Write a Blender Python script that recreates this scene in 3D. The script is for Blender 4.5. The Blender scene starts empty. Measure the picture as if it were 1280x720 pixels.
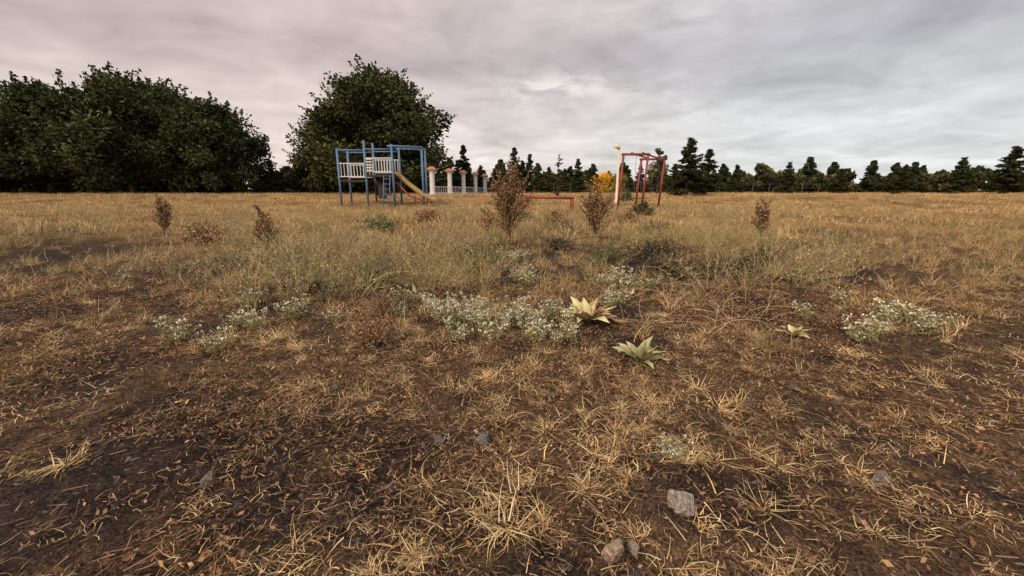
import bpy, bmesh, math, numpy as np
from mathutils import Vector
R = np.random.RandomState(7)
scene = bpy.context.scene
scene.view_settings.view_transform = 'Standard'
scene.view_settings.look = 'None'
scene.view_settings.exposure = 0
COL = scene.collection

# ------------------------------------------------------------------ noise / terrain
def _h(ix, iy, s):
    v = np.sin(ix*127.1 + iy*311.7 + s*74.7)*43758.5453
    return v - np.floor(v)
def vn(x, y, s=0):
    x = np.asarray(x, float); y = np.asarray(y, float)
    ix = np.floor(x); iy = np.floor(y); fx = x-ix; fy = y-iy
    fx = fx*fx*(3-2*fx); fy = fy*fy*(3-2*fy)
    a = _h(ix, iy, s); b = _h(ix+1, iy, s); c = _h(ix, iy+1, s); d = _h(ix+1, iy+1, s)
    return (a*(1-fx)+b*fx)*(1-fy) + (c*(1-fx)+d*fx)*fy
def fbm(x, y, s=0, o=4):
    t = 0; a = .5; n = 0
    for i in range(o):
        t = t + a*vn(x*2**i, y*2**i, s+i*3); n += a; a *= .5
    return t/n
def sstep(a, b, x):
    t = np.clip((x-a)/(b-a), 0, 1); return t*t*(3-2*t)
def ground(x, y):
    x = np.asarray(x, float); y = np.asarray(y, float)
    r = np.sqrt(x*x+y*y)
    near = 1-sstep(8, 25, r)
    z = .6*sstep(22, 38, y)
    z = z + (fbm(x*.3+3, y*.3+8, 1)-.5)*.16
    z = z + (fbm(x*1.7, y*1.7, 2)-.5)*.10*near
    z = z + (fbm(x*9, y*9, 5, 3)-.5)*.045*near
    return z
def gz(x, y): return float(ground(x, y))

# ------------------------------------------------------------------ mesh builder
class MB:
    def __init__(s): s.v=[]; s.f=[]; s.c=[]; s.n=0; s.m=[]
    def add(s, v, f, c, m=0):
        v = np.asarray(v, float).reshape(-1, 3)
        c = np.asarray(c, float)
        if c.ndim == 1: c = np.tile(c[:3], (len(v), 1))
        s.v.append(v); s.c.append(c)
        for q in f: s.f.append(tuple(int(i)+s.n for i in q)); s.m.append(m)
        s.n += len(v)
    def quads(s, v, c, m=0):
        N = len(v)
        s.v.append(v.reshape(-1, 3)); s.c.append(np.repeat(c, 4, axis=0))
        base = s.n + np.arange(N)*4
        s.f.extend(map(tuple, np.stack([base, base+1, base+2, base+3], 1).tolist()))
        s.m.extend([m]*N)
        s.n += N*4
    def mesh(s, name, mats, smooth=False):
        me = bpy.data.meshes.new(name)
        V = np.concatenate(s.v); C = np.concatenate(s.c)
        me.from_pydata(V.tolist(), [], s.f)
        a = me.color_attributes.new('col', 'FLOAT_COLOR', 'POINT')
        a.data.foreach_set('color', np.concatenate([C, np.ones((len(C), 1))], 1).astype(np.float32).ravel())
        for mt in (mats if isinstance(mats, list) else [mats]): me.materials.append(mt)
        me.polygons.foreach_set('material_index', s.m)
        if smooth: me.polygons.foreach_set('use_smooth', [True]*len(me.polygons))
        me.update()
        return me
def obj(name, me, loc=(0,0,0), parent=None, rot=(0,0,0), link=True, scale=(1,1,1)):
    o = bpy.data.objects.new(name, me)
    o.location = loc; o.rotation_euler = rot; o.scale = scale
    if parent: o.parent = parent
    if link: COL.objects.link(o)
    return o

def tube(mb, pts, rad, col, sides=6, m=0, cap=True):
    P = [Vector(p) for p in pts]; n = len(P)
    if not hasattr(rad, '__len__'): rad = [rad]*n
    vs = []; fs = []
    for i in range(n):
        t = (P[min(i+1, n-1)]-P[max(i-1, 0)]).normalized()
        up = Vector((0,0,1)) if abs(t.z) < .9 else Vector((1,0,0))
        a = t.cross(up).normalized(); b = t.cross(a).normalized()
        for k in range(sides):
            an = 2*math.pi*(k+.5)/sides
            vs.append(P[i]+(a*math.cos(an)+b*math.sin(an))*rad[i])
    for i in range(n-1):
        for k in range(sides):
            k2 = (k+1) % sides
            fs.append((i*sides+k, i*sides+k2, (i+1)*sides+k2, (i+1)*sides+k))
    if cap:
        fs.append(tuple(range(sides))[::-1]); fs.append(tuple((n-1)*sides+k for k in range(sides)))
    mb.add([tuple(v) for v in vs], fs, col, m)
def box(mb, c, s, col=(1,1,1), m=0):
    cx,cy,cz = c; x,y,z = [q/2 for q in s]
    b = min(x, y, z)*.18
    vs=[];idx={}
    for sx in (-1,1):
        for sy in (-1,1):
            for sz in (-1,1):
                for ax in range(3):
                    p=[sx*x,sy*y,sz*z]
                    for k in range(3):
                        if k!=ax: p[k]-= (sx,sy,sz)[k]*b
                    idx[(sx,sy,sz,ax)]=len(vs); vs.append((cx+p[0],cy+p[1],cz+p[2]))
    fs=[]
    for ax in range(3):
        o=[k for k in range(3) if k!=ax]
        for s1 in (-1,1):
            q=[]
            for (u,v) in ((-1,-1),(1,-1),(1,1),(-1,1)):
                S=[0,0,0];S[ax]=s1;S[o[0]]=u;S[o[1]]=v
                q.append(idx[(S[0],S[1],S[2],ax)])
            fs.append(q)
    for ax in range(3):
        o=[k for k in range(3) if k!=ax]
        for u in (-1,1):
            for v in (-1,1):
                S=[0,0,0];S[o[0]]=u;S[o[1]]=v
                A=S[:];A[ax]=-1;B=S[:];B[ax]=1
                fs.append([idx[(*A,o[0])],idx[(*B,o[0])],idx[(*B,o[1])],idx[(*A,o[1])]])
    for sx in (-1,1):
        for sy in (-1,1):
            for sz in (-1,1): fs.append([idx[(sx,sy,sz,k)] for k in range(3)])
    mb.add(vs, fs, col, m)

def leafquads(mb, P, size, cols, elong=1.6, nrm=None, m=0, rs=R):
    N = len(P)
    a = rs.normal(size=(N,3)) if nrm is None else nrm + rs.normal(size=(N,3))*.45
    a /= np.linalg.norm(a, axis=1)[:,None]+1e-9
    b = np.cross(a, rs.normal(size=(N,3))); b /= np.linalg.norm(b, axis=1)[:,None]+1e-9
    s = np.asarray(size).reshape(-1,1)*np.ones((N,1))
    A = a*s*elong*.5; B = b*s*.5
    v = np.stack([P-A, P+B*.9-A*.1, P+A, P-B*.9+A*.1], 1)
    mb.quads(v, cols, m)

def blade(mb, base, az, el, L, w, droop, col, segs=3, tipcol=None, twist=0, curl=0):
    p = np.array(base, float)
    V = []; C = []
    tipcol = col if tipcol is None else tipcol
    for i in range(segs+1):
        t = i/segs; az_=az+curl*t
        side = np.array([-math.sin(az_+twist), math.cos(az_+twist), 0])
        ww = w*(1-t*.85)*.5
        V.append(p-side*ww); V.append(p+side*ww)
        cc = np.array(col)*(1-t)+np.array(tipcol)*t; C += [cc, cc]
        e = el - droop*t
        d = np.array([math.cos(e)*math.cos(az_), math.cos(e)*math.sin(az_), math.sin(e)])
        p = p + d*L/segs
        if p[2]<.002: p[2]=.002
    F = [(2*i, 2*i+1, 2*i+3, 2*i+2) for i in range(segs)]
    mb.add(V, F, np.array(C))

# ------------------------------------------------------------------ materials
def newmat(name):
    m = bpy.data.materials.new(name); m.use_nodes = True
    nt = m.node_tree; b = nt.nodes['Principled BSDF']
    return m, nt, b
def N(nt, t, **k):
    n = nt.nodes.new(t)
    for a, v in k.items(): setattr(n, a, v)
    return n
def veg(name, var=.3, rough=.75, noise=0, diffuse=True):
    m, nt, b = newmat(name)
    at = N(nt, 'ShaderNodeAttribute', attribute_name='col')
    oi = N(nt, 'ShaderNodeObjectInfo')
    mr = N(nt, 'ShaderNodeMapRange'); mr.inputs[3].default_value = 1-var; mr.inputs[4].default_value = 1+var*.7
    nt.links.new(oi.outputs['Random'], mr.inputs[0])
    vm = N(nt, 'ShaderNodeVectorMath', operation='SCALE')
    nt.links.new(at.outputs['Color'], vm.inputs[0]); nt.links.new(mr.outputs[0], vm.inputs['Scale'])
    out = vm.outputs[0]
    if noise:
        tc = N(nt, 'ShaderNodeTexCoord'); no = N(nt, 'ShaderNodeTexNoise'); no.inputs['Scale'].default_value = noise
        no.inputs['Detail'].default_value = 5
        nt.links.new(tc.outputs['Object'], no.inputs['Vector'])
        m2 = N(nt, 'ShaderNodeMapRange'); m2.inputs[1].default_value=.3; m2.inputs[2].default_value=.7
        m2.inputs[3].default_value=.5; m2.inputs[4].default_value=1.4
        nt.links.new(no.outputs[0], m2.inputs[0])
        v2 = N(nt, 'ShaderNodeVectorMath', operation='SCALE')
        nt.links.new(out, v2.inputs[0]); nt.links.new(m2.outputs[0], v2.inputs['Scale']); out = v2.outputs[0]
        bu = N(nt, 'ShaderNodeBump'); bu.inputs['Strength'].default_value=.7; bu.inputs['Distance'].default_value=.15 if noise<5 else .01
        nt.links.new(no.outputs[0], bu.inputs['Height']); nt.links.new(bu.outputs[0], b.inputs['Normal'])
    if diffuse:
        df = N(nt, 'ShaderNodeBsdfDiffuse'); nt.links.new(out, df.inputs[0])
        nt.links.new(df.outputs[0], nt.nodes['Material Output'].inputs[0])
        nt.nodes.remove(b)
    else:
        nt.links.new(out, b.inputs['Base Color'])
        b.inputs['Roughness'].default_value = rough
        b.inputs['Specular IOR Level'].default_value = .2
    return m
M_STRAW = veg('straw', .28, .7)
M_PLANT = veg('plant', .2, .8)
M_LEAF  = veg('foliage', .2, .8)
M_BARK  = veg('bark', .15, .9, 6, False)
M_STONE = veg('stone', .35, .9, 3, False)
M_LITTER= veg('litter', .35, .85)

def paint(name, col, worn, rough=.5, scale=9, amt=.6):
    m, nt, b = newmat(name)
    tc = N(nt,'ShaderNodeTexCoord'); no = N(nt,'ShaderNodeTexNoise'); no.inputs['Scale'].default_value=scale; no.inputs['Detail'].default_value=8
    nt.links.new(tc.outputs['Object'], no.inputs['Vector'])
    r = N(nt,'ShaderNodeValToRGB'); r.color_ramp.elements[0].position=amt; r.color_ramp.elements[1].position=amt+.08
    r.color_ramp.elements[0].color=(*col,1); r.color_ramp.elements[1].color=(*worn,1)
    e = r.color_ramp.elements.new(amt-.25); e.color=(*[c*.75 for c in col],1)
    nt.links.new(no.outputs[0], r.inputs[0]); nt.links.new(r.outputs[0], b.inputs['Base Color'])
    b.inputs['Roughness'].default_value=rough
    return m
M_RED  = paint('red_paint', (.28,.04,.03), (.16,.07,.05))
M_BLUE = paint('blue_paint', (.11,.21,.38), (.22,.2,.2))
M_WHITE= paint('white_paint', (.76,.76,.76), (.35,.3,.25))
M_ORANGE=paint('orange_tiles', (.50,.17,.06), (.3,.12,.06))
M_YEL  = paint('yellow_plastic', (.38,.25,.09), (.3,.18,.06), .5, 3)
M_DARK = paint('dark_board', (.05,.035,.03), (.1,.07,.05), .8, 4)
M_CREAM= paint('cream_paint', (.75,.68,.48), (.55,.45,.28))
M_METAL= paint('grey_metal', (.12,.12,.12), (.14,.10,.07), .55)
M_GLASS= paint('lamp_glass', (.8,.75,.55), (.7,.6,.4), .2)

m, nt, b = newmat('dry_ground'); M_GROUND = m
at = N(nt,'ShaderNodeAttribute', attribute_name='col')
tc = N(nt,'ShaderNodeTexCoord')
def noise(scale, det=8, rough=.6):
    n = N(nt,'ShaderNodeTexNoise'); n.inputs['Scale'].default_value=scale; n.inputs['Detail'].default_value=det; n.inputs['Roughness'].default_value=rough
    nt.links.new(tc.outputs['Object'], n.inputs['Vector']); return n
n1 = noise(14,4); n2 = noise(95, 3, .7); n3 = noise(1.1, 3)
def ramp(inp, stops):
    r = N(nt,'ShaderNodeValToRGB'); cr = r.color_ramp
    cr.elements[0].position=stops[0][0]; cr.elements[0].color=(*stops[0][1],1)
    cr.elements[1].position=stops[-1][0]; cr.elements[1].color=(*stops[-1][1],1)
    for p,c in stops[1:-1]:
        e=cr.elements.new(p); e.color=(*c,1)
    nt.links.new(inp, r.inputs[0]); return r
r1 = ramp(n1.outputs[0], [(.3,(.40,.40,.42)),(.5,(.9,.87,.83)),(.7,(1.5,1.4,1.3))])
r2 = ramp(n2.outputs[0], [(.33,(.2,.2,.22)),(.5,(.8,.8,.82)),(.62,(1.5,1.4,1.35)),(.72,(3.4,3.1,2.8))])
r3 = ramp(n3.outputs[0], [(.3,(.75,.72,.70)),(.7,(1.25,1.2,1.15))])
prev = at.outputs['Color']
for r in (r1,r2,r3):
    mx = N(nt,'ShaderNodeVectorMath', operation='MULTIPLY')
    nt.links.new(prev, mx.inputs[0]); nt.links.new(r.outputs[0], mx.inputs[1]); prev = mx.outputs[0]
nt.links.new(prev, b.inputs['Base Color']); b.inputs['Roughness'].default_value=.95; b.inputs['Specular IOR Level'].default_value=.1
bu = N(nt,'ShaderNodeBump'); bu.inputs['Strength'].default_value=1; bu.inputs['Distance'].default_value=.018
nt.links.new(n2.outputs[0], bu.inputs['Height'])
bu2 = N(nt,'ShaderNodeBump'); bu2.inputs['Strength'].default_value=.9; bu2.inputs['Distance'].default_value=.05
nt.links.new(n1.outputs[0], bu2.inputs['Height']); nt.links.new(bu.outputs[0], bu2.inputs['Normal']); nt.links.new(bu2.outputs[0], b.inputs['Normal'])

# straw cover field 0..1
def cover(x, y):
    x = np.asarray(x,float); y=np.asarray(y,float)
    c = .5*fbm(x*1.3+5, y*1.3+1, 11)+.5*fbm(x*4.2+5, y*4.2+1, 12)
    c = sstep(.41,.56,c)
    mid = sstep(3, 6, y)
    c2 = sstep(.38,.60,.6*fbm(x*.55+9,y*.4,13)+.4*fbm(x*2.2,y*1.6,14))
    c = c*(1-mid)+c2*mid
    c = c + .6*np.exp(-((x+.25)/.5)**2-((y-2.25)/.35)**2)
    c = c + .5*np.exp(-((x-.45)/.3)**2-((y-1.8)/.4)**2)
    c = c - .7*np.exp(-((x+.55)/.45)**2-((y-1.55)/.2)**2)
    c = c - .7*np.exp(-((x+.35)/.2)**2-((y-1.1)/.15)**2)
    c = c - .9*np.exp(-((x-2.4)/1.1)**2-((y-5.4)/1.3)**2)
    c = c + .35*sstep(9,14,y)
    return np.clip(c,0,1)

n = 440
s = np.linspace(-1,1,n)
gx = .9*np.sinh(s*7.2); gy = 1.5+.9*np.sinh(s*7.2)
X,Y = np.meshgrid(gx,gy); Z = ground(X,Y)
V = np.stack([X.ravel(),Y.ravel(),Z.ravel()],1)
I = np.arange(n*n).reshape(n,n)
F = np.stack([I[:-1,:-1].ravel(),I[:-1,1:].ravel(),I[1:,1:].ravel(),I[1:,:-1].ravel()],1)
cv = cover(V[:,0],V[:,1])
soil = np.array([.056,.043,.037]); straw = np.array([.20,.13,.07]); gold=np.array([.44,.29,.12])
far = sstep(5,13,V[:,1])
cc = soil*(1-cv[:,None]*.5)+straw*(cv[:,None]*.5)
gg = np.array([.11,.082,.045])*(1-cv[:,None]*.9)+gold*(cv[:,None]*.9)
cc = cc*(1-far[:,None])+gg*far[:,None]
me = bpy.data.meshes.new('ground'); me.from_pydata(V.tolist(),[],F.tolist())
a = me.color_attributes.new('col','FLOAT_COLOR','POINT')
a.data.foreach_set('color', np.concatenate([cc,np.ones((len(cc),1))],1).astype(np.float32).ravel())
me.materials.append(M_GROUND); me.polygons.foreach_set('use_smooth',[True]*len(me.polygons)); me.update()
obj('ground', me)

# ------------------------------------------------------------------ scatter (geometry nodes instancing)
def variants(name, meshes):
    c = bpy.data.collections.new(name)
    for i,mm in enumerate(meshes):
        o = bpy.data.objects.new('%s_piece_%02d'%(name,i), mm); c.objects.link(o)
    return c
def scatter(name, coll, nvar, P, rot, scl, idx=None):
    P = np.asarray(P); k = len(P)
    me = bpy.data.meshes.new(name); me.from_pydata(P.tolist(),[],[])
    if idx is None: idx = R.randint(0,nvar,k)
    a=me.attributes.new('rot','FLOAT_VECTOR','POINT'); a.data.foreach_set('vector', np.asarray(rot,np.float32).ravel())
    a=me.attributes.new('scl','FLOAT','POINT'); a.data.foreach_set('value', np.asarray(scl,np.float32))
    a=me.attributes.new('idx','INT','POINT'); a.data.foreach_set('value', np.asarray(idx,np.int32))
    o = obj(name, me)
    g = bpy.data.node_groups.new(name+'_scatter','GeometryNodeTree')
    g.interface.new_socket('Geometry',in_out='INPUT',socket_type='NodeSocketGeometry')
    g.interface.new_socket('Geometry',in_out='OUTPUT',socket_type='NodeSocketGeometry')
    gi=g.nodes.new('NodeGroupInput'); go=g.nodes.new('NodeGroupOutput')
    ip=g.nodes.new('GeometryNodeInstanceOnPoints'); ci=g.nodes.new('GeometryNodeCollectionInfo')
    ci.inputs['Collection'].default_value=coll; ci.inputs['Separate Children'].default_value=True; ci.inputs['Reset Children'].default_value=True
    def na(nm,t):
        q=g.nodes.new('GeometryNodeInputNamedAttribute'); q.data_type=t; q.inputs['Name'].default_value=nm; return q.outputs[0]
    er=g.nodes.new('FunctionNodeEulerToRotation')
    L=g.links
    L.new(gi.outputs[0],ip.inputs['Points']); L.new(ci.outputs[0],ip.inputs['Instance'])
    ip.inputs['Pick Instance'].default_value=True
    L.new(na('idx','INT'),ip.inputs['Instance Index'])
    L.new(na('rot','FLOAT_VECTOR'),er.inputs[0]); L.new(er.outputs[0],ip.inputs['Rotation'])
    L.new(na('scl','FLOAT'),ip.inputs['Scale'])
    L.new(ip.outputs[0],go.inputs[0])
    md=o.modifiers.new('scatter','NODES'); md.node_group=g
    return o
def pts(y0,y1,dens,mask=None,margin=.6,k=1.30,side=1.0):
    w = k*y1+margin
    n_=int(2*w*(y1-y0)*dens)
    x=R.uniform(-w,w,n_); y=R.uniform(y0,y1,n_)
    ok = np.abs(x)<k*y+margin
    if side<1: ok &= (R.rand(n_) < 1-(1-side)*sstep(.5,.8,np.abs(x)/(y+.5)))
    if mask is not None: ok &= (R.rand(n_)<mask(x,y))
    return x[ok],y[ok]
def place(x,y,dz=0): return np.stack([x,y,ground(x,y)+dz],1)
def rots(n_,tilt=.1): return np.stack([R.normal(0,tilt,n_),R.normal(0,tilt,n_),R.uniform(0,6.283,n_)],1)

def strawcol(r=R):
    a=np.array([.86,.62,.31]); b_=np.array([.64,.42,.18]); c=np.array([.38,.21,.10]); d=np.array([.74,.60,.37]); e=np.array([.20,.12,.07])
    base=[a,a,b_,b_,c,d,e][r.randint(7)]
    return base*r.uniform(.75,1.12)

ms=[]
for i in range(12):
    mb=MB()
    for k in range(R.randint(32,70)):
        az=R.uniform(0,6.283)
        if i<5:
            rr=abs(R.normal(0,.03)); el=abs(R.normal(.3,.35)); a2=az+R.normal(0,.7); L=R.uniform(.03,.11)
        else:
            rr=abs(R.normal(0,.085)); el=abs(R.normal(.12,.3)); a2=R.uniform(0,6.283); L=R.uniform(.02,.09)
        blade(mb,(rr*math.cos(az),rr*math.sin(az),R.uniform(.002,.014)),a2,el,L,R.uniform(.0018,.0042),R.uniform(.1,1.2),strawcol(),3,twist=R.normal(0,.7),curl=R.normal(0,.9))
    ms.append(mb.mesh('straw_tuft',M_STRAW))
C_FLAT=variants('straw_tufts',ms)
ms=[]
for i in range(8):
    mb=MB()
    for k in range(R.randint(36,56)):
        az=R.uniform(0,6.283); rr=abs(R.normal(0,.05))
        el=R.uniform(.4,1.5); L=R.uniform(.06,.24)
        c=strawcol()
        if i>=5: c=c*.55+np.array([.21,.19,.09])*.5
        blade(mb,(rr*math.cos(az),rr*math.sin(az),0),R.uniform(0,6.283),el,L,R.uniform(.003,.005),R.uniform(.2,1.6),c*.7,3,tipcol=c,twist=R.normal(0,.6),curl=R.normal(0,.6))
    ms.append(mb.mesh('upright_tuft',M_STRAW))
C_UP=variants('dry_grass_tufts',ms)
ms=[]
for i in range(6):
    mb=MB()
    for k in range(80):
        x,y=R.normal(0,.26,2); az=R.uniform(0,6.283)
        c=strawcol()
        if i>=5: c=c*.5+np.array([.19,.18,.08])*.5
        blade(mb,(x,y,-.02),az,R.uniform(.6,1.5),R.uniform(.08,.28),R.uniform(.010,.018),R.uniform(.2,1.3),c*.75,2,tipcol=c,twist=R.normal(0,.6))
    ms.append(mb.mesh('far_patch',M_STRAW))
C_FAR=variants('field_grass_patches',ms)

x,y=pts(.5,4.5,82,lambda x,y: .07+.93*cover(x,y)**1.1,side=.65)
hx=[(-.09,1.12),(-.06,1.16),(.33,1.42),(.30,1.5),(.15,1.62),(-.02,1.05),(.38,1.3),(.36,1.36),(-.14,1.2),(.1,1.1),(.02,1.22),(-.1,1.06),(.25,1.2)]
x=np.concatenate([x,[h[0] for h in hx]]); y=np.concatenate([y,[h[1] for h in hx]])
sc=R.uniform(.45,1.15,len(x)); sc[-len(hx):]=R.uniform(1.0,1.4,len(hx))
scatter('straw_grass',C_FLAT,12,place(x,y),rots(len(x),.12),sc)
x,y=pts(2.4,12,38,lambda x,y: (.06+.94*cover(x,y))*sstep(1.9,5,y),side=.7)
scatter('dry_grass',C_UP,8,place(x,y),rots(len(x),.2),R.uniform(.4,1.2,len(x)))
patch=lambda x,y: sstep(.38,.54,fbm(x*.35,y*.22,77))
x,y=pts(8,58,4.5,lambda x,y:(.08+.92*patch(x,y))*sstep(6,12,y),side=.75)
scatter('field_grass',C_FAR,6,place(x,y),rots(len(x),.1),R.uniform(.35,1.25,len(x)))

ms=[]
for i in range(7):
    mb=MB()
    for k in range(140):
        x0,y0=R.normal(0,.11,2); t=R.rand(); az=R.uniform(0,6.283); z0=R.uniform(.002,.016)
        if t<.42:
            c=strawcol()*R.uniform(.5,1.0)
            blade(mb,(x0,y0,z0),az,R.normal(0,.2),R.uniform(.015,.07),R.uniform(.0015,.003),R.normal(0,.3),c,3,twist=R.normal(0,.5),curl=R.normal(0,.8))
        elif t<.62:
            c=np.array([.15,.09,.06])*R.uniform(.4,1.8)
            L=R.uniform(.015,.08); e=Vector((math.cos(az)*L,math.sin(az)*L,R.normal(0,.012)))
            tube(mb,[(x0,y0,z0),tuple(Vector((x0,y0,z0))+e)],R.uniform(.0008,.0020),c,3,cap=False)
        else:
            c=[np.array([.32,.15,.075]),np.array([.22,.11,.06]),np.array([.46,.27,.14]),np.array([.10,.065,.05])][R.randint(4)]*R.uniform(.6,1.3)
            leafquads(mb,np.array([[x0,y0,z0]]),R.uniform(.006,.015),np.array([c]),1.7,nrm=np.array([[0.,0,.2]]))
    ms.append(mb.mesh('litter_patch',M_LITTER))
C_LIT=variants('leaf_litter_patches',ms)
x,y=pts(.5,4.5,38,lambda x,y: .4+.6*sstep(.38,.55,fbm(x*2.2,y*2.2,19)),side=.75)
scatter('leaf_litter',C_LIT,7,place(x,y,.002),rots(len(x),.06),R.uniform(.6,1.3,len(x)))

def stone_mesh(name,seed,col,flat=.6,sub=3):
    bm=bmesh.new(); bmesh.ops.create_icosphere(bm,subdivisions=sub,radius=1)
    rs=np.random.RandomState(seed); planes=[(Vector(rs.normal(size=3)).normalized(),rs.uniform(.45,.85)) for _ in range(12)]
    for v in bm.verts:
        p=v.co.copy()
        for nn,d in planes:
            q=p.dot(nn)
            if q>d: p-=nn*(q-d)*.95
        p*=1+.07*math.sin(p.x*7+seed)*math.sin(p.y*6+1)+rs.normal(0,.012)
        p.z*=flat; v.co=p
    me=bpy.data.meshes.new(name); bm.to_mesh(me); bm.free()
    k=len(me.vertices)
    a=me.color_attributes.new('col','FLOAT_COLOR','POINT'); a.data.foreach_set('color',np.tile([*col,1.],(k,1)).astype(np.float32).ravel())
    me.materials.append(M_STONE); me.polygons.foreach_set('use_smooth',[sub<3]*len(me.polygons)); return me
ms=[stone_mesh('pebble',20+i,c,R.uniform(.5,.8),2) for i,c in enumerate([(.17,.16,.15),(.11,.10,.10),(.32,.27,.23),(.14,.115,.095),(.22,.19,.17),(.09,.07,.06)])]
C_ST=variants('pebbles',ms)
x,y=pts(.5,4,190,lambda x,y: (1-.6*cover(x,y))*(.3+.7*sstep(.35,.6,fbm(x*2,y*2,31))),side=.6)
scatter('gravel',C_ST,6,place(x,y,.002),rots(len(x),.5),.003+.016*R.rand(len(x))**2.8)
for (x0,y0,w,c,fl,sd) in [(.545,1.12,.056,(.66,.54,.47),.9,3),(.285,.95,.042,(.50,.37,.27),.95,4),(.345,.955,.026,(.36,.29,.24),.9,5),
    (-.125,1.55,.038,(.27,.26,.26),.75,6),(-.31,1.56,.030,(.22,.21,.21),.75,7),(-.43,1.27,.026,(.18,.17,.165),.7,8),
    (.56,1.4,.028,(.22,.19,.18),.7,9),(.44,1.2,.032,(.20,.12,.09),.8,10),(.52,1.55,.030,(.19,.17,.16),.7,12),(.2,1.95,.028,(.18,.17,.165),.7,13),(.24,1.29,.02,(.5,.42,.35),.7,14),
    (-1.1,1.3,.04,(.25,.2,.17),.6,15),(1.3,1.25,.045,(.30,.25,.21),.6,16),(-.95,2.0,.03,(.18,.16,.15),.6,17),(1.5,2.0,.035,(.2,.17,.15),.6,18)]:
    obj('stone',stone_mesh('stone',sd,c,fl,4),(x0,y0,gz(x0,y0)+w*.35),rot=(.1,.1,sd),scale=(w,w*.8,w))

# ------------------------------------------------------------------ wispy tall grass
ms=[]
for i in range(6):
    mb=MB()
    for k in range(20):
        az=R.uniform(0,6.283); rr=abs(R.normal(0,.10)); L=R.uniform(.25,.75)
        c=np.array([[.32,.30,.15],[.44,.36,.19],[.54,.41,.21],[.26,.25,.12],[.30,.19,.11]][R.randint(5)])*R.uniform(.7,1.2)
        p=Vector((rr*math.cos(az),rr*math.sin(az),0)); el=R.uniform(.9,1.5); az2=az+R.normal(0,.6)
        P=[p.copy()]
        for j in range(5):
            e=el-.25*j*R.uniform(.3,1); p=p+Vector((math.cos(e)*math.cos(az2),math.cos(e)*math.sin(az2),math.sin(e)))*L/5; P.append(p.copy())
        tube(mb,[tuple(q) for q in P],[.0024,.0022,.002,.0016,.0012,.0008],c,3,cap=False)
        for j in range(2,6):
            for q in range(3):
                blade(mb,tuple(P[j]),R.uniform(0,6.283),R.uniform(.4,1.2),R.uniform(.04,.12),.0026,.3,c*R.uniform(.8,1.3),2)
        for q in range(8):
            j=R.randint(1,6)
            leafquads(mb,np.array([list(P[j])])+R.normal(0,.012,(1,3)),.013,np.array([c*1.1]),2)
    ms.append(mb.mesh('wispy_tuft',M_PLANT))
C_W=variants('tall_weed_tufts',ms)
def wm(x,y):
    return np.clip(1.0*np.exp(-((x+1.5)/1.2)**2-((y-5.0)/1.5)**2)+.45*sstep(.5,.60,fbm(x*.5,y*.5,41))*sstep(3.2,5,y)*(1-sstep(14,22,y))+.5*np.exp(-((x-2.6)/1)**2-((y-5.2)/1.2)**2),0,1)
x,y=pts(2.8,20,12,wm,side=.7)
scatter('tall_dry_weeds',C_W,6,place(x,y),rots(len(x),.16),R.uniform(.4,1.1,len(x)))

# ------------------------------------------------------------------ low white-flowered plants
def flower_mesh(sd,spread=.13,h=.15,n_=20):
    rs=np.random.RandomState(sd); mb=MB()
    for k in range(n_):
        az=rs.uniform(0,6.283); rr=rs.uniform(0,1)**.6*spread
        p0=Vector((rr*.4*math.cos(az),rr*.4*math.sin(az),0)); p2=Vector((rr*math.cos(az),rr*math.sin(az),h*rs.uniform(.5,1.1)))
        p1=(p0+p2)/2+Vector((0,0,h*.15))
        g=np.array([.30,.27,.13])*rs.uniform(.7,1.2)
        tube(mb,[p0,p1,p2],[.0018,.0015,.001],g,3,cap=False)
        for q in range(12):
            t=rs.uniform(.2,1); pp=p0.lerp(p2,t)
            leafquads(mb,np.array([list(pp)])+rs.normal(0,.010,(1,3)),rs.uniform(.007,.014),np.array([np.array([.33,.31,.15])*rs.uniform(.5,1.3)]),2.2,rs=rs)
        kk=rs.randint(4,8)
        P=np.array(p2)+rs.normal(0,1,(kk,3))*np.array([.008,.008,.004])
        leafquads(mb,P,rs.uniform(.010,.016,kk),np.tile([.82,.77,.62],(kk,1))*rs.uniform(.7,1.0,(kk,1)),1.1,nrm=np.tile([0,-.2,.8],(kk,1)),rs=rs)
    return mb.mesh('flowering_tuft',M_PLANT)
C_FL=variants('flower_tufts',[flower_mesh(50+i) for i in range(5)])
fx=[];fy=[]
for (cx,cy,sx,sy,k) in [(-.12,3.0,.30,.19,28),(-.42,3.25,.12,.12,6),(-.02,2.75,.2,.08,6),(1.25,4.3,.20,.18,10),(.10,4.7,.14,.14,7),(.62,1.42,.03,.03,4),(-1.9,3.0,.3,.25,8),(2.6,2.9,.4,.25,9),(1.0,3.6,.2,.1,4),(-.9,3.5,.2,.2,5),(.2,6,.3,.3,5)]:
    fx+=list(R.normal(cx,sx,k)); fy+=list(R.normal(cy,sy,k))
fx=np.array(fx);fy=np.array(fy)
scatter('white_flowers',C_FL,5,place(fx,fy),rots(len(fx),.15),np.where(fy<2,.5,1)*R.uniform(.55,1.1,len(fx)))

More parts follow.
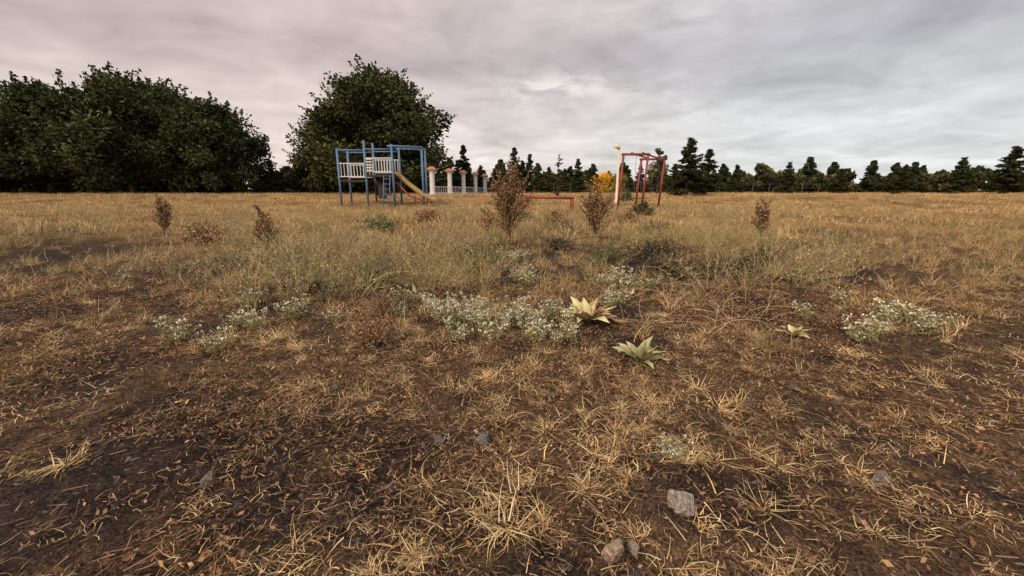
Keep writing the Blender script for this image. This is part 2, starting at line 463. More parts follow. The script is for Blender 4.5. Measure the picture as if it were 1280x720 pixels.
# ------------------------------------------------------------------ mullein rosettes
def lanceleaf(mb,az,el,L,W,droop,col,rs):
    ns=8; p=Vector((.012*math.cos(az),.012*math.sin(az),.01)); side=Vector((-math.sin(az),math.cos(az),0))
    vs=[];C=[]
    tw=rs.normal(0,.45)
    for i in range(ns+1):
        t=i/ns; w=W*(math.sin(math.pi*min(1,(t*.86+.12)))**.8)*(1-t**6)*.5+.0008
        e=el-droop*t; d=Vector((math.cos(e)*math.cos(az),math.cos(e)*math.sin(az),math.sin(e)))
        up=side.cross(d)*-1 if side.cross(d).z<0 else side.cross(d)
        s2=(side*math.cos(tw*t)+up*math.sin(tw*t))
        wav=.22*w*math.sin(i*2.1+az*3)
        for j,(a_,lift) in enumerate([(-1,.45),(-.5,.1),(0,0),(.5,.1),(1,.45)]):
            vs.append(p+s2*(w*a_)+up*(w*lift+(wav if abs(a_)==1 else 0)))
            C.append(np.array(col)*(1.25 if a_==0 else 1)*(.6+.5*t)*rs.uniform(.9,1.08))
        p=p+d*L/ns
        if p.z<.012: p.z=.012
    fs=[(i*5+j,i*5+j+1,(i+1)*5+j+1,(i+1)*5+j) for i in range(ns) for j in range(4)]
    mb.add([tuple(v) for v in vs],fs,np.array(C))
def rosette(x0,y0,sd,L,n_,elm,cols):
    rs=np.random.RandomState(sd); mb=MB()
    for k in range(n_):
        lvl=k/n_
        lanceleaf(mb,k*2.4+rs.normal(0,.2),elm*(.35+.9*lvl)+rs.normal(0,.1),L*rs.uniform(.7,1.1)*(1-.35*lvl),L*.25*rs.uniform(.8,1.1),rs.uniform(.3,1.0)*(1.2-lvl),cols[rs.randint(len(cols))],rs)
    return obj('mullein_plant',mb.mesh('mullein_plant',M_PLANT,True),(x0,y0,gz(x0,y0)+.01))
yg=[(.46,.43,.23),(.54,.48,.26),(.40,.38,.20),(.52,.43,.24)]
rosette(.58,3.05,61,.31,20,.8,yg+[(.36,.24,.13),(.28,.17,.09)])
rosette(.78,2.36,62,.22,17,1.15,yg)
rosette(-2.0,4.1,63,.22,12,.8,[(.2,.20,.09),(.3,.26,.12)])
rosette(-.95,3.9,64,.16,9,.9,yg)
rosette(1.95,2.7,66,.16,9,.8,yg)

# ------------------------------------------------------------------ seeded dock stalks
def dock(name,x0,y0,h,w,sd,cols,stems=4,dens=1.0):
    rs=np.random.RandomState(sd); mb=MB()
    for s_ in range(stems):
        az=rs.uniform(0,6.283); lean=rs.uniform(.06,.26) if s_ else .02
        hh=h*(1 if s_==0 else rs.uniform(.6,.95))
        P=[Vector((math.cos(az)*lean*hh*t**1.3+rs.normal(0,.006),math.sin(az)*lean*hh*t**1.3,hh*t)) for t in np.linspace(0,1,9)]
        tube(mb,P,list(np.linspace(.010,.004,9)),(.17,.09,.05),5)
        for b_ in range(int(15*dens)):
            t=rs.uniform(.2,.95); i=int(t*8); p=P[i].lerp(P[i+1],t*8-i)
            a2=rs.uniform(0,6.283); L=w*.9*(1-t*.6)*rs.uniform(.5,1.15); el=rs.uniform(.5,1.1)
            Q=[p+Vector((math.cos(el)*math.cos(a2)*L*u,math.cos(el)*math.sin(a2)*L*u,math.sin(el)*L*u+.2*L*u*u)) for u in (0,.33,.66,1)]
            tube(mb,Q,[.004,.003,.0025,.002],(.16,.085,.05),4)
            k=int(40*dens)
            u=rs.uniform(.25,1,k); PP=np.array([list(Q[0].lerp(Q[3],q)) for q in u])+rs.normal(0,.012,(k,3))
            cl=np.array([cols[rs.randint(len(cols))] for _ in range(k)])*rs.uniform(.6,1.3,(k,1))
            leafquads(mb,PP,rs.uniform(.014,.032,k),cl,1.3,rs=rs)
        k=int(60*dens); PP=np.array([list(P[-1].lerp(P[-3],q)) for q in rs.rand(k)])+rs.normal(0,.014,(k,3))
        leafquads(mb,PP,rs.uniform(.014,.026,k),np.array([cols[rs.randint(len(cols))] for _ in range(k)]),1.3,rs=rs)
    return obj(name,mb.mesh(name,M_PLANT),(x0,y0,gz(x0,y0)-.02))
br=[(.34,.20,.11),(.26,.14,.07),(.42,.27,.15),(.18,.10,.05),(.50,.36,.21)]
dock('dock_weed',-.05,7.6,1.36,.92,71,br,7,1.2)
dock('dock_weed',1.62,8.0,1.05,.68,72,br,6,1.1)
dock('dock_weed',-3.9,6.5,.7,.35,73,br,4)
dock('dock_weed',5.2,8.6,.8,.4,74,br,4)
dock('dock_weed',-8.0,9.5,.9,.4,75,br,4)
dock('dock_weed',-.55,9.3,.6,.35,76,br,3)
def bush(name,x0,y0,w,h,sd,cols,k=140,leaf=.02,stemcol=(.2,.12,.07)):
    rs=np.random.RandomState(sd); mb=MB()
    for i in range(k):
        az=rs.uniform(0,6.283); el=rs.uniform(.15,1.5); d=Vector((math.cos(el)*math.cos(az)*w/2,math.cos(el)*math.sin(az)*w/2,math.sin(el)*h))*rs.uniform(.7,1.05)
        Q=[d*u+Vector(rs.normal(0,.012*w,3)) for u in (0,.35,.7,1)]; Q[0]=Vector((0,0,0))
        tube(mb,Q,[.005,.004,.003,.0015],np.array(stemcol)*rs.uniform(.6,1.4),3,cap=False)
        n_=12; u=rs.uniform(.4,1,n_); PP=np.array([list(Q[0].lerp(Q[3],q)) for q in u])+rs.normal(0,.03*w,(n_,3))
        leafquads(mb,PP,rs.uniform(.6,1.2,n_)*leaf,np.array([cols[rs.randint(len(cols))] for _ in range(n_)])*rs.uniform(.6,1.3,(n_,1)),1.8,rs=rs)
    return obj(name,mb.mesh(name,M_PLANT),(x0,y0,gz(x0,y0)-.02))
dk=[(.12,.11,.06),(.2,.16,.09),(.08,.065,.045)]
gr=[(.18,.19,.09),(.25,.23,.12),(.14,.14,.07)]
bush('dry_bush',1.2,11.5,1.15,.55,81,br,150,.035)
bush('dry_bush',5.3,17,1.3,.6,82,[(.1,.1,.05),(.16,.13,.07)],150,.05)
bush('dry_bush',2.3,6.4,1.1,.35,83,dk,170,.022,(.07,.05,.04))
bush('dry_bush',3.3,5.3,1.1,.4,84,dk,170,.022,(.07,.05,.04))
bush('dry_bush',1.9,5.0,1.0,.25,85,dk,150,.018,(.07,.05,.04))
bush('dry_bush',2.4,4.6,1.0,.28,90,dk,150,.018,(.07,.05,.04))
bush('dry_bush',-6,8,1.2,.5,86,br,150,.03)
bush('dry_bush',.75,7.0,.7,.25,87,dk,110,.02,(.05,.04,.03))
bush('dry_bush',-.95,2.65,.4,.24,88,[(.34,.21,.11),(.24,.14,.08)],60,.012,(.3,.19,.11))
bush('dry_bush',-1.05,3.2,.5,.28,89,[(.32,.24,.13),(.24,.15,.08)],70,.013,(.3,.2,.11))
bush('dry_bush',-2.6,13,1.4,.5,97,br,130,.04)
bush('dry_bush',3.6,13,1.1,.4,98,br,130,.04)
bush('green_weed',-.5,5.8,.9,.32,201,gr,120,.02,(.2,.18,.1))
bush('green_weed',-1.5,4.4,.8,.28,202,gr,110,.018,(.2,.18,.1))
bush('green_weed',1.4,5.9,.9,.3,203,gr,110,.02,(.2,.18,.1))
bush('green_weed',-3.2,10,1.3,.4,204,gr,120,.035,(.2,.18,.1))
bush('green_weed',3.2,9.2,1.2,.35,205,gr,120,.03,(.2,.18,.1))
bush('green_weed',.3,14,1.5,.35,206,gr,120,.04,(.2,.18,.1))

def branches(name,x0,y0,sd,k,L,r,col,up=.25):
    rs=np.random.RandomState(sd); mb=MB()
    for i in range(k):
        a=rs.uniform(0,6.283); p=Vector((rs.normal(0,L*.35),rs.normal(0,L*.3),rs.uniform(.01,.05))); e=rs.uniform(0,up); P=[p.copy()]
        LL=L*rs.uniform(.4,1)
        for j in range(7):
            a+=rs.normal(0,.18); e-=rs.uniform(0,up*.35)
            p=p+Vector((math.cos(e)*math.cos(a),math.cos(e)*math.sin(a),math.sin(e)))*LL/7; p.z=max(p.z,.01); P.append(p.copy())
        rr=r*rs.uniform(.4,1)
        tube(mb,P,list(np.linspace(rr,rr*.3,8)),np.array(col)*rs.uniform(.6,1.4),5)
    return obj(name,mb.mesh(name,M_BARK),(x0,y0,gz(x0,y0)))
branches('dead_branches',2.2,7.6,91,22,1.4,.022,(.06,.045,.04),.4)
branches('dead_branches',2.4,5.5,92,34,1.4,.012,(.06,.045,.04),.6)
branches('dry_stems',1.55,3.2,93,34,.8,.0032,(.50,.36,.2),1.4)
branches('dry_stems',1.9,4.0,95,36,.9,.0038,(.42,.3,.17),1.5)
branches('dry_stems',-.1,1.7,94,22,.4,.0018,(.2,.13,.08),.5)
branches('dry_stems',-.9,2.2,96,22,.5,.002,(.34,.24,.13),1.3)
branches('dry_stems',.35,1.2,99,22,.35,.0016,(.16,.10,.07),.5)

# ------------------------------------------------------------------ trees
def broadleaf(name,H,Rr,sd,base,lobes=46,per=380,leaf=.27,low=.12,sprig=0):
    rs=np.random.RandomState(sd); mb=MB()
    tr=[Vector((0,0,-.3)),Vector((.1,0,H*.15)),Vector((-.1,.1,H*.4)),Vector((.1,0,H*.7)),Vector((0,0,H*.9))]
    tube(mb,tr,[.03*H,.024*H,.017*H,.01*H,.04],(.09,.07,.05),8,m=1)
    for i in range(lobes):
        t=rs.uniform(low,1)**.85
        prof=math.sin(math.pi*min(1,.22+.76*t))**.6
        if t>.8: prof*=1.0-(t-.8)*1.5
        a=rs.uniform(0,6.283); rad=Rr*prof*math.sqrt(rs.uniform(.05,1))*.80
        c=Vector((math.cos(a)*rad,math.sin(a)*rad,H*(.05+.85*t)))
        r=Rr*rs.uniform(.12,.26)
        h0=max(.12*H,c.z*.6-rad*.1)
        tube(mb,[Vector((0,0,h0)),Vector((c.x*.5,c.y*.5,(h0+c.z)/2)),c],[.009*H,.006*H,.02],(.08,.06,.045),5,m=1,cap=False)
        k=per; d=rs.normal(size=(k,3)); d/=np.linalg.norm(d,axis=1)[:,None]
        rad_=r*(rs.uniform(.3,1.0,(k,1))**.5)*(1+.25*rs.normal(size=(k,1))*.7)
        P=np.array(c)+d*rad_*np.array([1,1,.85])
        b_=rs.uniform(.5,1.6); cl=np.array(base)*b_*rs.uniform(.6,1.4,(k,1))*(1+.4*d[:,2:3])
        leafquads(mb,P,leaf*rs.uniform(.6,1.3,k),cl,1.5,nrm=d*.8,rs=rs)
        for q in range(sprig):
            dd=rs.normal(size=3); dd[2]=abs(dd[2])+.6; dd/=np.linalg.norm(dd); u=rs.uniform(.7,1.5,(26,1))
            PP=np.array(c)+dd*r*u+rs.normal(0,.15,(26,3))*(1.8-u)
            leafquads(mb,PP,leaf*.8*rs.uniform(.6,1.2,26),np.array(base)*b_*rs.uniform(.6,1.4,(26,1)),1.6,rs=rs)
    return mb.mesh(name,[M_LEAF,M_BARK])
def conifer(name,H,Rr,sd,base,dens=1.0,power=.85,leaf=.16):
    rs=np.random.RandomState(sd); mb=MB()
    tube(mb,[(0,0,-.2),(0,0,H*.5),(0.02,0,H)],[.02*H+.02,.012*H,.006],(.08,.06,.045),6,m=1)
    nb=int(95*dens*math.sqrt(H/5))
    for i in range(nb):
        t=rs.uniform(.04,.98); z=H*t
        L=(Rr*(1-t)**power+.06)*rs.uniform(.5,1.2); a=rs.uniform(0,6.283); up=rs.uniform(-.15,.45)
        d=np.array([math.cos(a),math.sin(a),0])
        tip=np.array([0,0,z])+d*L+np.array([0,0,up*L])
        tube(mb,[(0,0,z),tuple(tip)],[.02,.006],(.07,.055,.04),3,m=1,cap=False)
        k=int(18+40*L)
        u=rs.uniform(.12,1.05,k)
        P=np.array([0,0,z])+np.outer(u,tip-np.array([0,0,z]))+rs.normal(size=(k,3))*np.array([.09,.09,.06])*(1.1-u[:,None]*.5)*(.6+Rr*.35)
        cl=np.array(base)*rs.uniform(.55,1.5)*rs.uniform(.7,1.3,(k,1))
        leafquads(mb,P,leaf*rs.uniform(.6,1.2,k),cl,2.2,rs=rs)
    return mb.mesh(name,[M_LEAF,M_BARK])
G1=(.056,.064,.028)
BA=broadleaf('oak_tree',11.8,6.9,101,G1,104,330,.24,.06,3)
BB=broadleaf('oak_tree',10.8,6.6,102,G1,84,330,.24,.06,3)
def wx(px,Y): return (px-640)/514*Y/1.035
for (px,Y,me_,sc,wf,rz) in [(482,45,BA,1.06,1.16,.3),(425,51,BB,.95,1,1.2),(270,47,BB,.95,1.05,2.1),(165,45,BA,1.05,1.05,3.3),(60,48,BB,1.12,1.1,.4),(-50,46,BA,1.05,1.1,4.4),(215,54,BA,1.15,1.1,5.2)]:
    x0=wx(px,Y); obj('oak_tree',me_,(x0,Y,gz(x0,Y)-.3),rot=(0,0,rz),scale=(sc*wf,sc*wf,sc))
CG=(.045,.056,.028)
CA=conifer('pine_tree',6.0,1.5,111,CG); CB=conifer('pine_tree',6.0,1.8,112,(.055,.062,.028),1.2); CC=conifer('pine_tree',6.0,1.25,113,(.04,.052,.03),.9)
CD=conifer('pine_tree',6.0,1.1,114,(.05,.045,.035),.42,.7,.10)
for (px,ty,Y,me_,wf) in [(580,181,50,CA,1),(560,205,52,CB,1.2),(572,200,54,CA,1.1),(601,206,56,CB,1.3),(618,210,57,CB,1.3),(630,203,56,CB,1),(643,184,52,CA,1.05),(653,200,55,CB,1.2),(662,192,56,CC,1.2),(673,204,50,CB,1),(686,208,56,CB,1.2),(698,191,34,CD,1),(706,210,55,CB,1.2),
     (722,198,48,CA,1.1),(737,210,54,CB,1.2),(785,211,56,CB,1.2),(800,206,55,CA,1.3),(860,172,38,CB,1.35),(843,204,44,CB,1.1),(884,186,40,CA,1.4),(920,205,46,CB,1.2),(985,202,48,CA,1.2),(1050,210,46,CB,1.3),
     (1130,205,48,CB,1.3),(1200,196,46,CA,1.4),(1262,182,42,CB,1.5),(375,198,52,CB,1.3),(340,200,50,CA,1.3)]:
    x0=wx(px,Y); z0=gz(x0,Y); top=1+(238.5-ty)*Y/543*.97; s_=(top-z0)/6.0
    obj('pine_tree',me_,(x0,Y,z0),rot=(0,0,px*.7),scale=(s_*wf,s_*wf,s_))
x0=wx(822,44); obj('poplar_tree',broadleaf('poplar_tree',5.0,1.5,121,(.17,.16,.08),26,90,.14),(x0,44,gz(x0,44)))
def lowshrub(name,H,Rr,sd,base,k=1500,leaf=.12):
    rs=np.random.RandomState(sd); mb=MB()
    for i in range(14):
        a=rs.uniform(0,6.283); r=Rr*rs.uniform(.3,.8); tube(mb,[(0,0,-.1),(r*.5*math.cos(a),r*.5*math.sin(a),H*.4),(r*math.cos(a),r*math.sin(a),H*.8)],[.04,.025,.01],(.1,.07,.04),4,m=1)
    for i in range(22):
        a=rs.uniform(0,6.283); t=rs.uniform(.05,.85); r=Rr*.7*math.sqrt(rs.rand())*math.cos(t*1.2); c=np.array([r*math.cos(a),r*math.sin(a),H*t]); b_=rs.uniform(.6,1.3); kk=k//22
        P=c+rs.normal(0,Rr*.17,(kk,3)); P[:,2]=np.maximum(P[:,2],0)
        leafquads(mb,P,leaf*rs.uniform(.6,1.3,kk),np.array(base)*b_*rs.uniform(.7,1.3,(kk,1)),1.5,rs=rs)
    return mb.mesh(name,[M_LEAF,M_BARK])
x0=wx(753,45); obj('yellow_shrub',lowshrub('yellow_shrub',2.2,1.35,122,(.80,.46,.04)),(x0,45,gz(x0,45)))
x0=wx(776,54); obj('yellow_shrub',lowshrub('yellow_shrub',2.6,1.5,123,(.34,.24,.08)),(x0,54,gz(x0,54)))
x0=wx(735,54); obj('yellow_shrub',lowshrub('yellow_shrub',1.8,1.2,124,(.30,.22,.07)),(x0,54,gz(x0,54)))
x0=wx(785,30); obj('green_shrub',lowshrub('green_shrub',.7,.6,125,(.12,.12,.06),1000,.08),(x0,30,gz(x0,30)))
DM=[broadleaf('t',4.2,2.6,131,(.06,.065,.03),18,110,.34,.0),broadleaf('t',3.6,2.8,132,(.07,.065,.03),18,110,.34,.0),conifer('t',5.0,1.9,133,CG,.7,.85,.26)]
C_D=variants('distant_tree_kinds',DM)
k=290; x=np.linspace(-125,135,k)+R.normal(0,.5,k); y=R.uniform(60,76,k)
scatter('distant_trees',C_D,3,place(x,y,-.5),np.stack([np.zeros(k),np.zeros(k),R.uniform(0,6,k)],1),R.uniform(.75,1.15,k))

# ------------------------------------------------------------------ swing set
def empty(name,loc,rz=0):
    e=bpy.data.objects.new(name,None); e.location=loc; e.rotation_euler=(0,0,rz); e.empty_display_size=.3; COL.objects.link(e); return e
def part(parent,name,mat,fn,smooth=False):
    mb=MB(); fn(mb); return obj(name,mb.mesh(name,mat,smooth),parent=parent)
W=(1,1,1)
sx,sy=6.0,21.3
sw=empty('swing_set',(sx,sy,gz(sx,sy)))
Hs=2.72
def portal(xl,xr,yy,h):
    def f(mb):
        tube(mb,[(xl-.12,yy,-.1),(xl+.04,yy,h)],.058,W,10); tube(mb,[(xr-.12,yy,-.1),(xr+.04,yy,h)],.058,W,10)
        tube(mb,[(xl-.05,yy,h),(xr+.12,yy,h)],.06,W,10)
    return f
part(sw,'near_frame',M_RED,portal(-.52,.70,0,Hs),True)
part(sw,'far_frame',M_RED,portal(1.15,2.45,2.6,Hs-.05),True)
part(sw,'top_beam_left',M_RED,lambda mb: tube(mb,[(-.1,0,Hs+.07),(1.5,2.6,Hs+.02)],.045,W,8),True)
part(sw,'top_beam_right',M_RED,lambda mb: tube(mb,[(.45,0,Hs+.07),(2.1,2.6,Hs+.02)],.045,W,8),True)
for i,t in enumerate((.3,.7)):
    def f(mb,t=t):
        a=Vector((-.1,0,Hs)).lerp(Vector((1.5,2.6,Hs)),t); b_=Vector((.45,0,Hs)).lerp(Vector((2.1,2.6,Hs)),t)
        tube(mb,[a,Vector((a.x+.02,a.y,.62))],.010,W,5); tube(mb,[b_,Vector((b_.x-.02,b_.y,.62))],.010,W,5)
    part(sw,'chains_%d'%(i+1),M_METAL,f)
    def f(mb,t=t):
        c=Vector((.17,0,.58)).lerp(Vector((1.8,2.6,.58)),t); box(mb,(c.x,c.y,c.z),(.5,.2,.04))
    part(sw,'seat_%d'%(i+1),M_DARK,f)

lx,ly=1.75,20.0
lb=empty('red_exercise_bar',(lx,ly,gz(lx,ly)),-.16)
part(lb,'top_rail',M_RED,lambda mb: tube(mb,[(-1.18,0,.70),(1.18,0,.66)],.065,W,10),True)
part(lb,'back_rail',M_RED,lambda mb: tube(mb,[(-1.05,.5,.66),(1.05,.5,.66)],.04,W,10),True)
for i,xx in enumerate((-1.13,1.13)):
    part(lb,'leg_%d'%(i+1),M_RED,lambda mb: (tube(mb,[(xx,0,-.1),(xx,0,.65)],.06,W,10),tube(mb,[(xx*.93,.5,-.1),(xx*.93,.5,.65)],.05,W,10),tube(mb,[(xx,0,.6),(xx*.93,.5,.6)],.03,W,8)),True)

px_,Yl=772,27
x0=wx(px_,Yl); lp=empty('street_lamp',(x0,Yl,gz(x0,Yl)))
part(lp,'pole',M_CREAM,lambda mb: tube(mb,[(0,0,-.1),(0,0,.3),(0,0,.32),(0,0,3.35)],[.11,.11,.08,.065],W,12),True)
part(lp,'arm',M_CREAM,lambda mb: tube(mb,[(0,0,3.3),(-.05,0,3.42),(-.2,-.05,3.5)],.05,W,8),True)
part(lp,'lamp_head',M_GLASS,lambda mb: tube(mb,[(0.04,0,3.40),(-.06,-.03,3.52),(-.2,-.06,3.58),(-.36,-.1,3.52)],[.05,.13,.14,.05],W,10),True)

# ------------------------------------------------------------------ columns with orange tile caps
pos=[(540,207,38),(562,210,42),(579,212,45.6),(594,214,49.5),(606,216,53.5),(622,218,58)]
for (px_,ty,Y0) in pos:
    x0=wx(px_,Y0); z0=gz(x0,Y0); h=2.45
    e=empty('white_column',(x0,Y0,z0))
    def shaft(mb):
        tube(mb,[(0,0,-.2),(0,0,.18),(0,0,.2),(0,0,h*.80),(0,0,h*.81),(0,0,h*.86)],[.30,.30,.24,.22,.27,.27],W,14)
        box(mb,(0,0,h*.88),(.6,.6,.08))
    part(e,'shaft',M_WHITE,shaft)
    def cap(mb):
        z=h*.90
        v=[(-.42,-.42,z),(.42,-.42,z),(.42,.42,z),(-.42,.42,z),(-.42,-.42,z+.07),(.42,-.42,z+.07),(.42,.42,z+.07),(-.42,.42,z+.07),(-.14,-.14,z+.30),(.14,-.14,z+.30),(.14,.14,z+.30),(-.14,.14,z+.30)]
        f=[(3,2,1,0)]+[(i+j*4,(i+1)%4+j*4,(i+1)%4+(j+1)*4,i+(j+1)*4) for j in (0,1) for i in range(4)]+[(8,9,10,11)]
        mb.add(v,f,W)
    part(e,'tile_cap',M_ORANGE,cap)
def fence(mb):
    for (a,b_) in zip(pos[:-1],pos[1:]):
        A=Vector((wx(a[0],a[2]),a[2],0)); B=Vector((wx(b_[0],b_[2]),b_[2],0))
        A.z=gz(A.x,A.y); B.z=gz(B.x,B.y)
        for z in (.2,.75): tube(mb,[A+Vector((0,0,z)),B+Vector((0,0,z))],.025,W,6)
        for t in np.linspace(.08,.92,9):
            c=A.lerp(B,float(t)); tube(mb,[c+Vector((0,0,.0)),c+Vector((0,0,.8))],.015,W,5)
mb=MB(); fence(mb); obj('metal_fence',mb.mesh('metal_fence',M_WHITE))
mb=MB()
for i in range(20):
    x0=-1+i*2.0; z0=gz(x0,51); tube(mb,[(x0,51,z0-.1),(x0,51,z0+1.3)],.035,W,6)
for z in (.3,.7,1.1,1.25): tube(mb,[(-1+i*2.0,51,gz(-1+i*2.0,51)+z) for i in range(20)],.010,W,4)
obj('wire_fence',mb.mesh('wire_fence',M_METAL))

# ------------------------------------------------------------------ blue play structure
tx,ty_=-7.83,26.0
ps=empty('playground_slide_tower',(tx,ty_,gz(tx,ty_)))
def posts(mb):
    for (a,b_,h) in [(-.80,-.8,3.75),(.80,-.8,3.52),(-.80,.8,3.75),(.80,.8,3.52),(-2.4,-.8,3.3),(-2.4,.8,3.3)]:
        tube(mb,[(a,b_,-.2),(a,b_,h)],.065,W,10)
    tube(mb,[(2.38,0,-.2),(2.38,0,3.45)],.065,W,10); tube(mb,[(2.38,1.0,-.2),(2.38,1.0,3.45)],.06,W,10)
part(ps,'posts',M_BLUE,posts,True)
def beams(mb):
    tube(mb,[(.55,-.8,3.42),(.86,-.8,3.42),(2.45,-.02,3.42)],.06,W,10)
    tube(mb,[(.6,.8,3.42),(2.45,1.0,3.38)],.05,W,10)
    tube(mb,[(2.38,-.1,3.42),(2.38,1.1,3.42)],.045,W,10)
    for z in (3.25,): 
        tube(mb,[(-.8,-.8,z),(.8,-.8,z)],.04,W,8); tube(mb,[(-.8,.8,z),(.8,.8,z)],.04,W,8)
    for i in range(5):
        t=(i+1)/6; tube(mb,[(.8+1.58*t,-.8+.8*t,3.42),(.8+1.58*t,.8+.2*t,3.40)],.022,W,6)
    tube(mb,[(-2.4,-.8,3.2),(-.8,-.8,3.2)],.04,W,8); tube(mb,[(-2.4,.8,3.2),(-.8,.8,3.2)],.04,W,8)
part(ps,'overhead_beams',M_BLUE,beams,True)
part(ps,'deck',M_DARK,lambda mb:(box(mb,(0,0,1.75),(1.7,1.7,.12)),box(mb,(-1.6,0,1.45),(1.46,1.6,.10))))
def rail(mb):
    for yy in (-.8,.8):
        for z in (1.98,2.75): tube(mb,[(-.75,yy,z),(.75,yy,z)],.03,W,8)
        for i in range(9): tube(mb,[(-.68+i*.17,yy,1.98),(-.68+i*.17,yy,2.75)],.022,W,6)
        for z in (1.7,2.45): tube(mb,[(-2.35,yy,z),(-.86,yy,z)],.03,W,8)
        for i in range(8): tube(mb,[(-2.25+i*.19,yy,1.7),(-2.25+i*.19,yy,2.45)],.022,W,6)
    for k in range(5):
        box(mb,(-.55,-.86,2.05+.16*k),(.36,.03,.06))
part(ps,'white_railing',M_WHITE,rail)
part(ps,'lower_panel',M_DARK,lambda mb:(box(mb,(-.3,.72,1.05),(.95,.05,.9)),box(mb,(-.05,-.3,.9),(.5,.05,1.0))))
def ladder(mb):
    for xx in (.25,.62): tube(mb,[(xx,-1.35,-.1),(xx,-.82,1.8)],.025,W,8)
    for i in range(6):
        t=(i+.7)/6.5; tube(mb,[(.25,-1.35+.53*t,-.1+1.9*t),(.62,-1.35+.53*t,-.1+1.9*t)],.02,W,6)
part(ps,'ladder',M_BLUE,ladder,True)
def slide(mb,y0=-.05,w=.5):
    n_=14; pr=[]
    for i in range(n_+1):
        t=i/n_; pr.append((.82+2.35*t,1.85*(1-t)**1.25+.25*(t**2)+.02))
    V=[];sec=[(-w/2-.03,.22),(-w/2,.22),(-w/2+.02,.02),(0,0),(w/2-.02,.02),(w/2,.22),(w/2+.03,.22),(w/2+.03,-.04),(-w/2-.03,-.04)]
    for (xx,z) in pr:
        for (yy,dz) in sec: V.append((xx,y0-.25*(xx-.82)/2.35+yy,z+dz))
    q=len(sec); F=[(i*q+j,i*q+(j+1)%q,(i+1)*q+(j+1)%q,(i+1)*q+j) for i in range(n_) for j in range(q)]
    mb.add(V,F,W)
part(ps,'slide_chute',M_YEL,slide,True)
part(ps,'slide_support',M_RED,lambda mb:(tube(mb,[(.9,-.45,1.35),(1.6,-.45,.6),(2.5,-.5,.28),(3.0,-.5,.22)],.05,W,8),tube(mb,[(1.9,-.2,-.1),(1.9,-.2,.62)],.04,W,8)),True)

# ------------------------------------------------------------------ world : Nishita + broken overcast cloud
w=bpy.data.worlds.new('World'); scene.world=w; w.use_nodes=True; nt=w.node_tree; nt.nodes.clear()
out=N(nt,'ShaderNodeOutputWorld')
SE,SR=math.radians(36),math.radians(215)
sky=N(nt,'ShaderNodeTexSky'); sky.sky_type='NISHITA'; sky.sun_disc=False; sky.sun_elevation=SE; sky.sun_rotation=SR
bg1=N(nt,'ShaderNodeBackground'); bg1.inputs[1].default_value=.08; nt.links.new(sky.outputs[0],bg1.inputs[0])
tc=N(nt,'ShaderNodeTexCoord'); sp=N(nt,'ShaderNodeSeparateXYZ'); nt.links.new(tc.outputs['Generated'],sp.inputs[0])
def M(op,a,b_=None,c=None,clamp=False):
    n_=N(nt,'ShaderNodeMath',operation=op); n_.use_clamp=clamp
    for i,v in enumerate((a,b_,c)):
        if v is None: continue
        if isinstance(v,(int,float)): n_.inputs[i].default_value=v
        else: nt.links.new(v,n_.inputs[i])
    return n_.outputs[0]
zc=M('MAXIMUM',sp.outputs[2],0)
el=M('MULTIPLY',M('ARCSINE',zc),57.2958)
az=M('MULTIPLY',M('ARCTAN2',sp.outputs[0],sp.outputs[1]),57.2958)
den=M('ADD',zc,.15)
cb=N(nt,'ShaderNodeCombineXYZ'); nt.links.new(M('DIVIDE',sp.outputs[0],den),cb.inputs[0]); nt.links.new(M('DIVIDE',sp.outputs[1],den),cb.inputs[1])
def wn(scale,det,dist=0,rough=.55):
    q=N(nt,'ShaderNodeTexNoise'); q.inputs['Scale'].default_value=scale; q.inputs['Detail'].default_value=det; q.inputs['Roughness'].default_value=rough; q.inputs['Distortion'].default_value=dist
    nt.links.new(cb.outputs[0],q.inputs['Vector']); return q
n1=wn(1.5,6,.5); n2=wn(.6,4); n3=wn(4.5,5,.6)
elw=M('ADD',el,M('MULTIPLY',M('SUBTRACT',n2.outputs[0],.5),12.0))
rp=N(nt,'ShaderNodeValToRGB'); cr=rp.color_ramp
st=[(0,(.95,.94,.89)),(7/90,(.90,.885,.85)),(10.5/90,(.78,.755,.735)),(14.5/90,(.60,.57,.575)),(22/90,(.76,.715,.71)),(35/90,(1.0,.96,.95)),(1,(1.5,1.45,1.4))]
cr.elements[0].position=st[0][0]; cr.elements[0].color=(*st[0][1],1); cr.elements[1].position=1; cr.elements[1].color=(*st[-1][1],1)
for p,c in st[1:-1]:
    e=cr.elements.new(p); e.color=(*c,1)
nt.links.new(M('DIVIDE',elw,90),rp.inputs[0])
mrn=N(nt,'ShaderNodeMapRange'); mrn.inputs[1].default_value=.32; mrn.inputs[2].default_value=.68; mrn.inputs[3].default_value=.70; mrn.inputs[4].default_value=1.18
nt.links.new(M('ADD',M('MULTIPLY',n1.outputs[0],.75),M('MULTIPLY',n3.outputs[0],.25)),mrn.inputs[0])
v1=N(nt,'ShaderNodeVectorMath',operation='SCALE'); nt.links.new(rp.outputs[0],v1.inputs[0]); nt.links.new(mrn.outputs[0],v1.inputs['Scale'])
hr=N(nt,'ShaderNodeValToRGB'); hr.color_ramp.elements[0].position=.25; hr.color_ramp.elements[0].color=(1.13,.97,.93,1); hr.color_ramp.elements[1].position=.85; hr.color_ramp.elements[1].color=(.95,.98,1.02,1)
nt.links.new(M('ADD',M('DIVIDE',az,90),.5),hr.inputs[0])
v2=N(nt,'ShaderNodeVectorMath',operation='MULTIPLY'); nt.links.new(v1.outputs[0],v2.inputs[0]); nt.links.new(hr.outputs[0],v2.inputs[1])
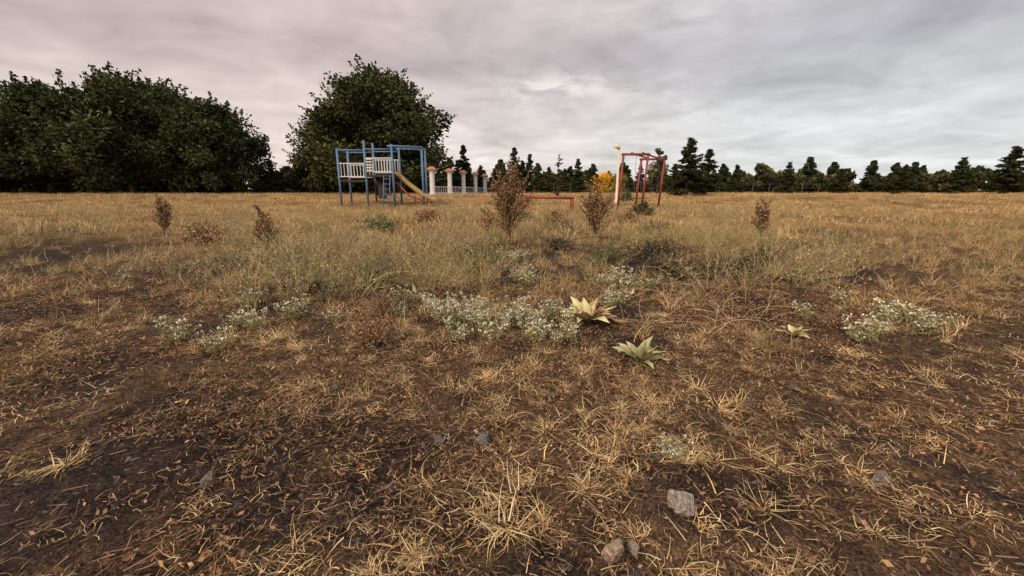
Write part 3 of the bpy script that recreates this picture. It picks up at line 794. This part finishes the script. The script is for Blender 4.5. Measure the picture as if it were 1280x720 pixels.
def gauss(a0,aw,e0,ew):
    g=M('ADD',M('POWER',M('ABSOLUTE',M('DIVIDE',M('SUBTRACT',az,a0),aw)),2),M('POWER',M('ABSOLUTE',M('DIVIDE',M('SUBTRACT',el,e0),ew)),2))
    return M('EXPONENT',M('MULTIPLY',g,-1))
mg=N(nt,'ShaderNodeMapRange'); mg.inputs[1].default_value=.40; mg.inputs[2].default_value=.58; nt.links.new(n3.outputs[0],mg.inputs[0])
gl=M('MULTIPLY',M('ADD',gauss(6,8,12.6,1.7),M('MULTIPLY',gauss(20,9,19,1.8),.4)),M('ADD',M('MULTIPLY',mg.outputs[0],.7),.4))
gl=M('MULTIPLY',gl,.36)
v3=N(nt,'ShaderNodeVectorMath',operation='SCALE'); v3.inputs[0].default_value=(1,.97,.84); nt.links.new(gl,v3.inputs['Scale'])
v4=N(nt,'ShaderNodeVectorMath',operation='ADD'); nt.links.new(v2.outputs[0],v4.inputs[0]); nt.links.new(v3.outputs[0],v4.inputs[1])
bg2=N(nt,'ShaderNodeBackground'); nt.links.new(v4.outputs[0],bg2.inputs[0]); bg2.inputs[1].default_value=.92
mx=N(nt,'ShaderNodeMixShader'); mx.inputs[0].default_value=.92
nt.links.new(bg1.outputs[0],mx.inputs[1]); nt.links.new(bg2.outputs[0],mx.inputs[2]); nt.links.new(mx.outputs[0],out.inputs[0])

sl=bpy.data.lights.new('sun','SUN'); sl.energy=2.5; sl.angle=math.radians(10); sl.color=(1,.82,.60)
so=bpy.data.objects.new('sun',sl); COL.objects.link(so)
d=Vector((math.sin(SR)*math.cos(SE),math.cos(SR)*math.cos(SE),math.sin(SE)))
so.rotation_euler=d.to_track_quat('Z','Y').to_euler(); so.location=d*50

cd=bpy.data.cameras.new('camera'); cd.sensor_width=36; cd.lens=36*514/1280; cd.clip_start=.02; cd.clip_end=2000
co=bpy.data.objects.new('camera',cd); COL.objects.link(co); co.location=(0,0,1.0); co.rotation_euler=(math.radians(90-13.3),0,0)
scene.camera=co
